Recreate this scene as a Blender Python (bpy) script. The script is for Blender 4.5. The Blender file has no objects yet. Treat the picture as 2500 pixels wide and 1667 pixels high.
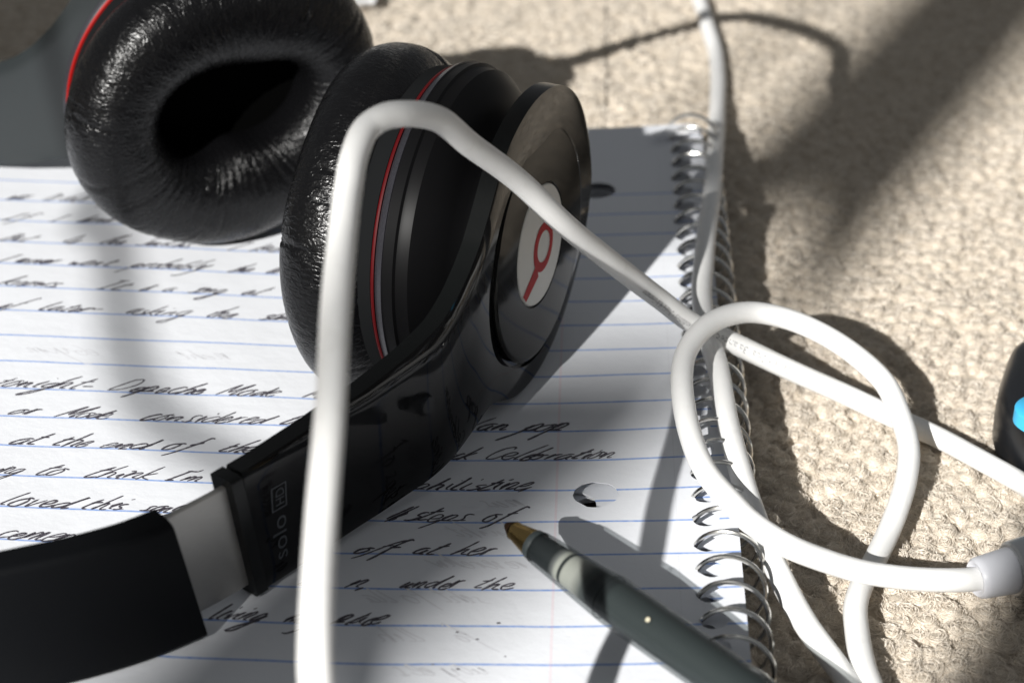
import bpy, bmesh, math, random
import numpy as np
from mathutils import Vector, Matrix
from mathutils.geometry import delaunay_2d_cdt
from mathutils import noise as mnoise

SC = bpy.context.scene
COL = SC.collection
R0 = random.Random(7)
MM = 0.001            # all lengths below are millimetres; x = across the page, y = away along the coil, z = up

# ------------------------------------------------------------------ camera
F_PX, PITCH, CAM_H, YAW, ROLL, CX, CY = 5435.5, .5137, 189.83, .0219, .0285, -21.83, -288.1
W_ = np.array([-math.sin(YAW)*math.cos(PITCH), math.cos(YAW)*math.cos(PITCH), -math.sin(PITCH)])
r_ = np.array([math.cos(YAW), math.sin(YAW), 0.]); u_ = np.cross(r_, W_)
RT = math.cos(ROLL)*r_ + math.sin(ROLL)*u_
UP = math.cos(ROLL)*u_ - math.sin(ROLL)*r_
CAM = np.array([CX, CY, CAM_H])
KPX = 2500/2352.

def at(x, y, z=0.):
    """point of the place at height z seen at photograph position x, y (2352 wide reading)"""
    d = W_ + RT*(x*KPX-1250)/F_PX - UP*(y*KPX-833.5)/F_PX
    return CAM + d*((z-CAM[2])/d[2])

cam_d = bpy.data.cameras.new('camera'); cam = bpy.data.objects.new('camera', cam_d); COL.objects.link(cam)
cam_d.sensor_width = 36; cam_d.lens = F_PX/2500*36
cam.matrix_world = Matrix(((RT[0], UP[0], -W_[0], CAM[0]*MM), (RT[1], UP[1], -W_[1], CAM[1]*MM),
                           (RT[2], UP[2], -W_[2], CAM[2]*MM), (0, 0, 0, 1)))
cam_d.clip_start = .01; cam_d.clip_end = 50
cam_d.dof.use_dof = True; cam_d.dof.focus_distance = .342; cam_d.dof.aperture_fstop = 23
SC.camera = cam

# ------------------------------------------------------------------ world, lamps, exposure
AZ, EL, DL = math.radians(65.5), math.radians(28.2), 4000.
TO_L = np.array([-math.cos(AZ)*math.cos(EL), -math.sin(AZ)*math.cos(EL), math.sin(EL)])
LAMP = np.array([0., 60., 0.]) + TO_L*DL
wd = bpy.data.worlds.new('World'); SC.world = wd; wd.use_nodes = True
wd.node_tree.nodes['Background'].inputs[0].default_value = (.935, .965, 1., 1)
wd.node_tree.nodes['Background'].inputs[1].default_value = .155
ld = bpy.data.lights.new('window_sunlight', 'SPOT'); lo = bpy.data.objects.new('window_sunlight', ld); COL.objects.link(lo)
lo.location = LAMP*MM; lo.rotation_euler = Vector(-TO_L).to_track_quat('-Z', 'Y').to_euler()
ld.energy = 1400; ld.color = (1., .98, .945); ld.shadow_soft_size = .019; ld.spot_size = math.radians(24); ld.spot_blend = .3
SC.view_settings.view_transform = 'Standard'; SC.view_settings.look = 'None'
SC.view_settings.exposure = 0; SC.view_settings.gamma = 1
SC.cycles.use_denoising = True
SC.cycles.max_bounces = 8; SC.cycles.transparent_max_bounces = 12; SC.cycles.caustics_reflective = False; SC.cycles.caustics_refractive = False

# ------------------------------------------------------------------ materials
def mat(name, col=(.5, .5, .5), rough=.5, metal=0., spec=.5, **kw):
    m = bpy.data.materials.new(name); m.use_nodes = True
    b = m.node_tree.nodes['Principled BSDF']
    b.inputs['Base Color'].default_value = (*col, 1); b.inputs['Roughness'].default_value = rough
    b.inputs['Metallic'].default_value = metal; b.inputs['Specular IOR Level'].default_value = spec
    for k, v in kw.items(): b.inputs[k.replace('_', ' ')].default_value = v
    return m
def nd(m, t, **kw):
    n = m.node_tree.nodes.new(t)
    for k, v in kw.items(): setattr(n, k, v)
    return n
def lk(m, a, b): m.node_tree.links.new(a, b)
def bsdf(m): return m.node_tree.nodes['Principled BSDF']
def mth(m, op, a, b=None, c=None):
    n = nd(m, 'ShaderNodeMath', operation=op)
    for i, v in enumerate((a, b, c)):
        if v is None: continue
        if isinstance(v, (int, float)): n.inputs[i].default_value = v
        else: lk(m, v, n.inputs[i])
    return n.outputs[0]
def mixc(m, fac, a, b):
    n = nd(m, 'ShaderNodeMix', data_type='RGBA')
    if isinstance(fac, (int, float)): n.inputs[0].default_value = fac
    else: lk(m, fac, n.inputs[0])
    for i, v in ((6, a), (7, b)):
        if isinstance(v, tuple): n.inputs[i].default_value = (*v, 1)
        else: lk(m, v, n.inputs[i])
    return n.outputs[2]
def coords(m, kind='Object', scale=(1000, 1000, 1000)):
    t = nd(m, 'ShaderNodeTexCoord'); mp = nd(m, 'ShaderNodeMapping'); mp.inputs['Scale'].default_value = scale
    lk(m, t.outputs[kind], mp.inputs[0]); return mp.outputs[0]
def noise(m, vec, scale, detail=3., rough=.55):
    n = nd(m, 'ShaderNodeTexNoise'); n.inputs['Scale'].default_value = scale; n.inputs['Detail'].default_value = detail
    n.inputs['Roughness'].default_value = rough; lk(m, vec, n.inputs['Vector']); return n.outputs[0]
def bump(m, h, strength=.3, dist=.1, prev=None):
    n = nd(m, 'ShaderNodeBump'); n.inputs['Strength'].default_value = strength; n.inputs['Distance'].default_value = dist*MM
    lk(m, h, n.inputs['Height'])
    if prev is not None: lk(m, prev, n.inputs['Normal'])
    return n.outputs[0]

LINE = 8.73
def paper_material(name, lines=True, col=(.78, .80, .84)):
    m = mat(name, col, .75, spec=.2); b = bsdf(m)
    co = coords(m); sep = nd(m, 'ShaderNodeSeparateXYZ'); lk(m, co, sep.inputs[0])
    wob = noise(m, co, .06, 2)
    y = mth(m, 'ADD', sep.outputs[1], mth(m, 'MULTIPLY', mth(m, 'SUBTRACT', wob, .5), .5))
    f = mth(m, 'FRACT', mth(m, 'ADD', mth(m, 'DIVIDE', y, LINE), 40.5))
    d = mth(m, 'MULTIPLY', mth(m, 'ABSOLUTE', mth(m, 'SUBTRACT', f, .5)), LINE)
    ln = mth(m, 'SUBTRACT', 1., mth(m, 'SMOOTH_MIN', mth(m, 'DIVIDE', mth(m, 'MAXIMUM', mth(m, 'SUBTRACT', d, .13), 0), .17), 1., .1))
    ln = mth(m, 'MAXIMUM', ln, 0)
    ln = mth(m, 'MULTIPLY', ln, mth(m, 'LESS_THAN', sep.outputs[1], 107.))
    pat = noise(m, co, 1.3, 2)
    ln = mth(m, 'MULTIPLY', ln, mth(m, 'ADD', .5, mth(m, 'MULTIPLY', pat, .7)))
    # red margin rule
    dm = mth(m, 'ABSOLUTE', mth(m, 'ADD', sep.outputs[0], 20.6))
    mg = mth(m, 'MULTIPLY', mth(m, 'LESS_THAN', dm, .2), .15)
    # perforation: tiny dots along one line
    dp = mth(m, 'LESS_THAN', mth(m, 'ABSOLUTE', mth(m, 'ADD', sep.outputs[0], 2.4)), .09)
    pp = mth(m, 'MULTIPLY', mth(m, 'MULTIPLY', dp, mth(m, 'GREATER_THAN', mth(m, 'FRACT', mth(m, 'MULTIPLY', sep.outputs[1], 1.6)), .6)), .35)
    grime = noise(m, co, .09, 4)
    base = mixc(m, mth(m, 'MULTIPLY', mth(m, 'MAXIMUM', mth(m, 'SUBTRACT', grime, .55), 0), .5), col, (.66, .67, .68))
    c = mixc(m, ln, base, (.19, .33, .70)); c = mixc(m, mg, c, (.8, .3, .34)); c = mixc(m, pp, c, (.5, .5, .52))
    lk(m, c, b.inputs['Base Color'])
    n1 = bump(m, noise(m, co, .22, 4, .6), .5, .25); n2 = bump(m, noise(m, co, 4., 3), .3, .03, n1)
    lk(m, n2, b.inputs['Normal'])
    return m
M = {}
M['page'] = paper_material('ruled_paper')
M['page_edge'] = mat('page_edge_paper', (.74, .74, .75), .8)
M['card'] = mat('cover_card', (.07, .05, .04), .7)
def carpet_base():
    m = mat('carpet_wool', (.6, .53, .44), .95, spec=.05, Sheen_Weight=.15); b = bsdf(m); co = coords(m)
    n1 = noise(m, co, 1.1, 5, .65); n2 = noise(m, co, .16, 3)
    c = mixc(m, n1, (.41, .35, .275), (.62, .55, .455)); c = mixc(m, mth(m, 'MULTIPLY', n2, .3), c, (.50, .45, .38))
    lk(m, c, b.inputs['Base Color']); st = nd(m, 'ShaderNodeMapping'); st.inputs['Scale'].default_value = (6, 2.2, 3); lk(m, co, st.inputs[0])
    lk(m, bump(m, noise(m, st.outputs[0], .9, 4, .6), .5, .3), b.inputs['Normal']); return m
M['carpet'] = carpet_base()
def fibre():
    m = mat('carpet_fibre', (.6, .52, .42), .34, spec=.6); b = bsdf(m)
    h = nd(m, 'ShaderNodeHairInfo'); cr = nd(m, 'ShaderNodeValToRGB'); lk(m, h.outputs['Random'], cr.inputs[0])
    e = cr.color_ramp.elements; e[0].color = (.63, .555, .46, 1); e[1].color = (.89, .82, .72, 1)  # paler than the wool base; bright glints put into the fibre colour
    lk(m, cr.outputs[0], b.inputs['Base Color']); b.inputs['Transmission Weight'].default_value = 0
    return m
M['fibre'] = fibre()
def leather():
    m = mat('black_leather', (.0028, .0028, .0032), .3, spec=.27); b = bsdf(m)
    uv = coords(m, 'UV', (1, 1, 1))
    wp = nd(m, 'ShaderNodeTexNoise'); wp.inputs['Scale'].default_value = .35; wp.inputs['Detail'].default_value = 3
    lk(m, uv, wp.inputs['Vector'])
    ad = nd(m, 'ShaderNodeVectorMath', operation='MULTIPLY_ADD'); lk(m, wp.outputs[1], ad.inputs[0]); ad.inputs[1].default_value = (2.4, 2.4, 0); lk(m, uv, ad.inputs[2])
    mp = nd(m, 'ShaderNodeMapping'); mp.inputs['Scale'].default_value = (1., .42, 1); lk(m, ad.outputs[0], mp.inputs[0])
    v = nd(m, 'ShaderNodeTexVoronoi', feature='DISTANCE_TO_EDGE'); v.inputs['Scale'].default_value = 1.25; lk(m, mp.outputs[0], v.inputs['Vector'])
    v2 = nd(m, 'ShaderNodeTexVoronoi', feature='DISTANCE_TO_EDGE'); v2.inputs['Scale'].default_value = 2.6; lk(m, ad.outputs[0], v2.inputs['Vector'])
    h1 = mth(m, 'MINIMUM', v.outputs[0], .22); h2 = mth(m, 'MINIMUM', v2.outputs[0], .16)
    n1 = bump(m, h1, .55, .42); n2 = bump(m, h2, .3, .2, n1)
    lk(m, n2, b.inputs['Normal'])
    lk(m, mth(m, 'ADD', .17, mth(m, 'MULTIPLY', noise(m, uv, .8, 3), .2)), b.inputs['Roughness'])
    return m
M['leather'] = leather()
def gloss(name, col, rough=.06):
    m = mat(name, col, rough, spec=.15); co = coords(m)
    lk(m, mth(m, 'ADD', rough*.6, mth(m, 'MULTIPLY', mth(m, 'MAXIMUM', mth(m, 'SUBTRACT', noise(m, co, .25, 5), .45), 0), .35)), bsdf(m).inputs['Roughness'])
    return m
M['gloss'] = gloss('gloss_black_plastic', (.006, .006, .0065))
M['cap'] = mat('disc_black_plastic', (.006, .006, .0058), .1, spec=.05)
M['arm_in'] = mat('grey_satin_plastic', (.017, .0205, .0215), .32)
M['arm_edge'] = mat('dark_edge_plastic', (.004, .0045, .0045), .25, spec=.2)
M['rubber'] = mat('black_rubber', (.004, .0045, .0055), .6, spec=.09)
M['red'] = mat('red_plastic_dimmed', (.065, .0025, .0035), .45, spec=.2)  # ring red darkened for the near cup, its dimmer light put into the colour
M['red_lit'] = mat('red_plastic_sunlit', (.26, .006, .005), .35, spec=.3)  # same ring red painted brighter for the sunlit far cup
M['felt'] = mat('dark_felt', (.006, .0065, .007), .9, spec=.08)
def pearl():
    m = mat('anthracite_paint', (.02, .02, .025), .34, metal=.2); co = coords(m)
    v = nd(m, 'ShaderNodeTexVoronoi'); v.inputs['Scale'].default_value = 7.; lk(m, co, v.inputs['Vector'])
    lk(m, mixc(m, v.outputs[0], (.010, .010, .012), (.04, .039, .047)), bsdf(m).inputs['Base Color']); return m
M['rim'] = pearl()
M['shell'] = mat('black_satin_plastic', (.0042, .0042, .0046), .42, spec=.08)
M['cloth'] = mat('black_speaker_cloth', (.002, .002, .002), 1., spec=0.)
M['logo_white'] = mat('logo_white_print', (.76, .74, .69), .4, spec=.1)
M['logo_red'] = mat('logo_red_print', (.46, .012, .016), .45, spec=.06)
M['grey_print'] = mat('grey_print', (.036, .041, .048), .5)
def brushed():
    m = mat('brushed_aluminium', (.46, .45, .43), .42, metal=.8); co = coords(m, 'UV', (.5, 14, 1)); n = noise(m, co, 1.2, 4)
    lk(m, mth(m, 'ADD', .28, mth(m, 'MULTIPLY', n, .3)), bsdf(m).inputs['Roughness'])
    lk(m, mixc(m, n, (.31, .30, .285), (.46, .45, .43)), bsdf(m).inputs['Base Color'])
    lk(m, bump(m, n, .25, .04), bsdf(m).inputs['Normal']); return m
M['alu'] = brushed()
def rubber_white():
    m = mat('white_cable_rubber', (.80, .80, .785), .42, spec=.4, Subsurface_Weight=.0); co = coords(m)
    g = mth(m, 'MAXIMUM', mth(m, 'SUBTRACT', noise(m, co, .35, 6, .7), .56), 0)
    lk(m, mixc(m, mth(m, 'MULTIPLY', g, 1.6), mixc(m, noise(m, co, .12, 4), (.82, .825, .815), (.87, .865, .85)), (.60, .58, .54)), bsdf(m).inputs['Base Color'])
    lk(m, mth(m, 'ADD', .34, mth(m, 'MULTIPLY', noise(m, co, .5, 5), .22)), bsdf(m).inputs['Roughness'])
    lk(m, bump(m, noise(m, co, .6, 4), .35, .12), bsdf(m).inputs['Normal']); return m
M['cable'] = rubber_white()
M['cable_print'] = mat('cable_print_grey', (.30, .30, .31), .6)
M['collar'] = mat('white_plug_plastic', (.76, .77, .82), .4)
M['plug_metal'] = mat('satin_plug_metal', (.55, .56, .57), .4, metal=.8)
M['steel'] = mat('coil_steel', (.68, .67, .64), .2, metal=1.)
def ink():
    m = mat('black_ink', (.022, .016, .026), .6); co = coords(m)
    lk(m, mixc(m, mth(m, 'MAXIMUM', mth(m, 'SUBTRACT', mth(m, 'MULTIPLY', noise(m, co, 5., 2), 2.4), .85), 0), (.018, .013, .024), (.20, .19, .22)), bsdf(m).inputs['Base Color']); return m
M['ink'] = ink()
M['ghost'] = mat('show_through_ink', (.69, .70, .735), .8)
M['brass'] = mat('pen_brass', (.36, .25, .10), .22, metal=1.)
M['brass_dot'] = mat('dull_cream_plug', (.5, .46, .34), .5)
M['pen_dark'] = mat('pen_dark_tip', (.06, .035, .02), .3, metal=.5)
def smoky(name, col, alpha, rough=.12):
    m = mat(name, col, rough, spec=.6); b = bsdf(m)
    t = nd(m, 'ShaderNodeBsdfTransparent'); t.inputs[0].default_value = (.74, .76, .76, 1)
    x = nd(m, 'ShaderNodeMixShader'); x.inputs[0].default_value = alpha
    out = m.node_tree.nodes['Material Output']
    lk(m, t.outputs[0], x.inputs[1]); lk(m, b.outputs[0], x.inputs[2]); lk(m, x.outputs[0], out.inputs[0]); return m
M['smoky'] = smoky('smoky_clear_plastic', (.032, .038, .039), .28)
M['pen_core'] = mat('pen_core_dark', (.030, .038, .039), .5)
def pen_core():
    m = mat('ink_tube_plastic', (.03, .038, .039), .5); t_ = nd(m, 'ShaderNodeTexCoord'); sp = nd(m, 'ShaderNodeSeparateXYZ'); lk(m, t_.outputs['UV'], sp.inputs[0])
    cr = nd(m, 'ShaderNodeValToRGB'); lk(m, sp.outputs[0], cr.inputs[0]); e = cr.color_ramp.elements
    D, P_, Q_ = (.020, .024, .026, 1), (.80, .79, .70, 1), (.050, .062, .062, 1)
    e[0].position = 0; e[0].color = D; e[1].position = 1; e[1].color = Q_
    for x, c in ((.10, D), (.16, (.3, .3, .29, 1)), (.20, P_), (.235, P_), (.25, D), (.275, D), (.30, P_), (.45, (.70, .69, .62, 1)), (.60, (.12, .13, .125, 1)), (.70, D), (.90, D), (.96, Q_)):
        k = e.new(x); k.color = c
    lk(m, cr.outputs[0], bsdf(m).inputs['Base Color']); return m
M['pen_tube'] = pen_core()
M['pen_pale'] = mat('pen_core_pale', (.70, .69, .60), .5)
M['gadget'] = mat('black_moulded_plastic', (.009, .010, .012), .3)
M['cyan'] = mat('bright_blue_plastic', (.06, .50, .85), .35)
M['scrap'] = mat('torn_paper', (.85, .86, .88), .8)
M['frame'] = mat('blocker_paint', (.42, .40, .37), .6)  # plain paint of the added, unseen shadow boards and cord

# ------------------------------------------------------------------ object helpers
def thing(name, label, cat, loc=(0, 0, 0), group=None):
    o = bpy.data.objects.new(name, None); COL.objects.link(o); o.location = [c*MM for c in loc]
    o.empty_display_size = .005
    o['label'] = label; o['category'] = cat
    if group: o['group'] = group
    return o
def origin(p):
    v = Vector((0, 0, 0))
    while p is not None: v += p.location; p = p.parent
    return v/MM
def mesh(name, V, F, m, parent=None, smooth=True, uv=None, mats=None, fmat=None, loc=None, sharp=38):
    V = np.asarray(V, float); o0 = np.array(origin(parent)) if parent is not None else np.zeros(3)
    base = np.array(loc, float) if loc is not None else o0
    me = bpy.data.meshes.new(name); me.from_pydata(((V-base)*MM).tolist(), [], [list(map(int, f)) for f in F])
    for mm in (mats or [m]): me.materials.append(mm)
    if fmat is not None: me.polygons.foreach_set('material_index', list(fmat))
    me.polygons.foreach_set('use_smooth', [smooth]*len(me.polygons))
    if uv is not None:
        l = me.uv_layers.new(name='UVMap'); li = np.zeros(len(me.loops), int); me.loops.foreach_get('vertex_index', li)
        if callable(uv): pass
        elif len(uv) == len(V): l.data.foreach_set('uv', np.asarray(uv)[li].ravel())
        else: l.data.foreach_set('uv', np.asarray(uv).ravel())
    me.update()
    if smooth and sharp: me.set_sharp_from_angle(angle=math.radians(sharp))
    o = bpy.data.objects.new(name, me); COL.objects.link(o)
    if parent is not None: o.parent = parent
    o.location = [c*MM for c in (base-o0)]
    return o
def tag(o, label, cat, group=None):
    o['label'] = label; o['category'] = cat
    if group: o['group'] = group
    return o
def bevel(o, w, seg=3, ang=35):
    b = o.modifiers.new('bevel', 'BEVEL'); b.width = w*MM; b.segments = seg; b.limit_method = 'ANGLE'; b.angle_limit = math.radians(ang)
    b.harden_normals = False; return o
def unit(v): v = np.asarray(v, float); return v/np.linalg.norm(v)

def spline(P, step=1.2, closed=False):
    """centripetal-ish Catmull-Rom through P, resampled evenly"""
    P = np.asarray(P, float); n = len(P); out = []
    for i in range(n-1 if not closed else n):
        p0, p1, p2, p3 = (P[(i-1) % n] if closed or i > 0 else 2*P[0]-P[1]), P[i % n], P[(i+1) % n], (P[(i+2) % n] if closed or i+2 < n else 2*P[-1]-P[-2])
        t0 = 0.; t1 = t0+max(1e-4, np.linalg.norm(p1-p0))**.5; t2 = t1+max(1e-4, np.linalg.norm(p2-p1))**.5; t3 = t2+max(1e-4, np.linalg.norm(p3-p2))**.5
        k = max(3, int(np.linalg.norm(p2-p1)/step*2)+1)
        for t in np.linspace(t1, t2, k, endpoint=False):
            a1 = (t1-t)/(t1-t0)*p0+(t-t0)/(t1-t0)*p1; a2 = (t2-t)/(t2-t1)*p1+(t-t1)/(t2-t1)*p2; a3 = (t3-t)/(t3-t2)*p2+(t-t2)/(t3-t2)*p3
            b1 = (t2-t)/(t2-t0)*a1+(t-t0)/(t2-t0)*a2; b2 = (t3-t)/(t3-t1)*a2+(t-t1)/(t3-t1)*a3
            out.append((t2-t)/(t2-t1)*b1+(t-t1)/(t2-t1)*b2)
    if not closed: out.append(P[-1])
    out = np.array(out); d = np.r_[0, np.cumsum(np.linalg.norm(np.diff(out, axis=0), axis=1))]
    m_ = max(2, int(d[-1]/step)+1); s = np.linspace(0, d[-1], m_)
    return np.stack([np.interp(s, d, out[:, k]) for k in range(out.shape[1])], 1), s
def frames(P):
    T = np.gradient(P, axis=0); T /= np.linalg.norm(T, axis=1)[:, None]
    N = np.zeros_like(T); a = np.array([0, 0, 1.]) if abs(T[0, 2]) < .9 else np.array([1., 0, 0])
    N[0] = unit(a-T[0]*(a@T[0]))
    for i in range(1, len(P)):
        v = N[i-1]-T[i]*(N[i-1]@T[i]); N[i] = unit(v)
    return T, N, np.cross(T, N)
def tube(P, rad, seg=14, cap=True):
    T, N, B = frames(P); n = len(P); rad = np.broadcast_to(rad, (n,))
    a = np.linspace(0, 2*math.pi, seg, endpoint=False)
    V = (P[:, None]+rad[:, None, None]*(np.cos(a)[None, :, None]*N[:, None]+np.sin(a)[None, :, None]*B[:, None])).reshape(-1, 3)
    F = [(i*seg+j, i*seg+(j+1) % seg, (i+1)*seg+(j+1) % seg, (i+1)*seg+j) for i in range(n-1) for j in range(seg)]
    if cap: F += [tuple(range(seg))[::-1], tuple((n-1)*seg+j for j in range(seg))]
    return V, F
def lathe(c, n, a, b, prof, seg=96, disp=None):
    """revolve profile (x along n, radius) about the axis through c"""
    V = []; F = []; k = len(prof); th = np.linspace(0, 2*math.pi, seg, endpoint=False)
    for t in th:
        e = math.cos(t)*a+math.sin(t)*b
        for x, r in prof: V.append(c+n*x+e*r)
    for i in range(seg):
        for j in range(k-1): F.append((i*k+j, ((i+1) % seg)*k+j, ((i+1) % seg)*k+j+1, i*k+j+1))
    return np.array(V), F
def join(*parts):
    V = []; F = []; o = 0
    for v, f in parts:
        V.append(np.asarray(v)); F += [tuple(i+o for i in ff) for ff in f]; o += len(v)
    return np.concatenate(V), F
def box(x0, x1, y0, y1, z0, z1):
    V = [(x, y, z) for x in (x0, x1) for y in (y0, y1) for z in (z0, z1)]
    return np.array(V, float), [(0, 1, 3, 2), (4, 6, 7, 5), (0, 4, 5, 1), (2, 3, 7, 6), (0, 2, 6, 4), (1, 5, 7, 3)]

# ------------------------------------------------------------------ the carpet
CARPET = -6.5
def in_page(x, y): return (-203 < x < 4.5) and (-133 < y < 135)
PT = 3.5
def tuft_grid(x0, x1, y0, y1, seed=11):
    rng = np.random.default_rng(seed); ny = int((y1-y0)/(PT*.87))+1; nx = int((x1-x0)/PT)+1
    jj, ii = np.mgrid[0:ny, 0:nx]
    cx = x0+ii*PT+(jj % 2)*PT*.5+rng.normal(0, PT*.21, (ny, nx)); cy = y0+jj*PT*.87+rng.normal(0, PT*.21, (ny, nx))
    R = PT*.66*rng.uniform(.85, 1.2, (ny, nx)); H = rng.normal(0, .22, (ny, nx))
    H = H+.5*np.sin(cx*.11+1.7*np.sin(cy*.07))*np.sin(cy*.13+.6)
    return cx, cy, R, H, rng
TX0, TX1, TY0, TY1 = -240., 150., -70., 330.
TG = tuft_grid(TX0, TX1, TY0, TY1)
def pile_height(X, Y):
    cx, cy, R, H, _ = TG; ny, nx = cx.shape
    j0 = np.clip(((Y-TY0)/(PT*.87)).round().astype(int), 0, ny-1); best = np.full(X.shape, -1.7)
    i0 = np.clip(((X-TX0)/PT).round().astype(int), 0, nx-1)
    for dj in (-2, -1, 0, 1, 2):
        for di in (-2, -1, 0, 1, 2):
            j = np.clip(j0+dj, 0, ny-1); i = np.clip(i0+di, 0, nx-1)
            r2 = ((X-cx[j, i])**2+(Y-cy[j, i])**2)/R[j, i]**2
            best = np.maximum(best, H[j, i]-1.45*np.minimum(r2, 1.6)**.85)
    return CARPET-.35+best
def build_carpet():
    V = []; F = []
    def patch(x0, x1, y0, y1, st):
        xs = np.arange(x0, x1+1e-6, st); ys = np.arange(y0, y1+1e-6, st); X, Y = np.meshgrid(xs, ys); Z = pile_height(X, Y)
        b = sum(len(v) for v in V); n = len(xs); V.append(np.stack([X, Y, Z], -1).reshape(-1, 3))
        idx = np.arange(len(xs)*len(ys)).reshape(len(ys), n)+b
        F.append(np.stack([idx[:-1, :-1], idx[:-1, 1:], idx[1:, 1:], idx[1:, :-1]], -1).reshape(-1, 4))
    patch(-12, 84, -64, 68, .45); patch(-236, -12.2, 126, 326, 1.1); patch(-12, 144, 68.2, 326, .8); patch(84.2, 144, -64, 68, 1.4)
    n = sum(len(v) for v in V)
    V.append(np.array([(-1500, -1800, -9.6), (1500, -1800, -9.6), (1500, 1500, -9.6), (-1500, 1500, -9.6)], float))
    o = mesh('carpet', np.concatenate(V), [tuple(f) for f in np.concatenate(F)]+[(n, n+1, n+2, n+3)], M['carpet'], sharp=0)
    o['kind'] = 'structure'
build_carpet()
def build_pile():
    cx, cy, R, H, rng = TG; curves = []; rads = []; sizes = []
    for x, y, r, h in zip(cx.ravel(), cy.ravel(), R.ravel(), H.ravel()):
        dx = x+22
        if in_page(x, y) or not (-(y+300)*.30-10 < dx < (y+300)*.25+12) or (x < -15 and y < 128): continue
        near = y < 70
        n = int((105 if near else (26 if y < 170 else 14))*rng.uniform(.8, 1.2)); pts = 7 if near else 5
        t = np.linspace(0, 1, pts)[None, :]
        phi = rng.uniform(0, 2*math.pi, (n, 1)); rho = r*np.sqrt(rng.uniform(.02, 1.1, (n, 1))); tw = rng.normal(1.3, .9, (n, 1))*rng.choice((-1, 1), p=(.25, .75))
        ang = phi+tw*t*np.minimum(1.4, .9*r/np.maximum(rho, .5)); rr = rho*(1+rng.normal(.05, .22, (n, 1))*t)+.12*np.sin(t*6+phi*3)
        lift = np.abs(rng.normal(.08, .30, (n, 1)))*np.sin(math.pi*np.minimum(t*1.1, 1)); tip = np.where(rng.uniform(0, 1, (n, 1)) < .3, rng.uniform(.2, 1.2, (n, 1)), 0.)*t**2
        X = x+rr*np.cos(ang); Y = y+rr*np.sin(ang); Z = CARPET-.35+h-1.45*np.minimum((rr/r)**2, 1.6)**.85+.02+lift+tip
        curves.append(np.stack([X, Y, Z], -1).reshape(-1, 3)); rads.append(np.full(n*pts, .034 if near else .055)); sizes.extend([pts]*n)
    P = np.concatenate(curves).astype(np.float32)*MM; rad = np.concatenate(rads).astype(np.float32)*MM
    hc = bpy.data.hair_curves.new('carpet_pile'); hc.add_curves(sizes)
    hc.attributes['position'].data.foreach_set('vector', P.ravel())
    at_ = hc.attributes.get('radius') or hc.attributes.new('radius', 'FLOAT', 'POINT')
    at_.data.foreach_set('value', rad)
    hc.materials.append(M['fibre'])
    o = bpy.data.objects.new('carpet_pile', hc); COL.objects.link(o); o['kind'] = 'stuff'
    print('fibres', len(sizes))
build_pile()

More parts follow.
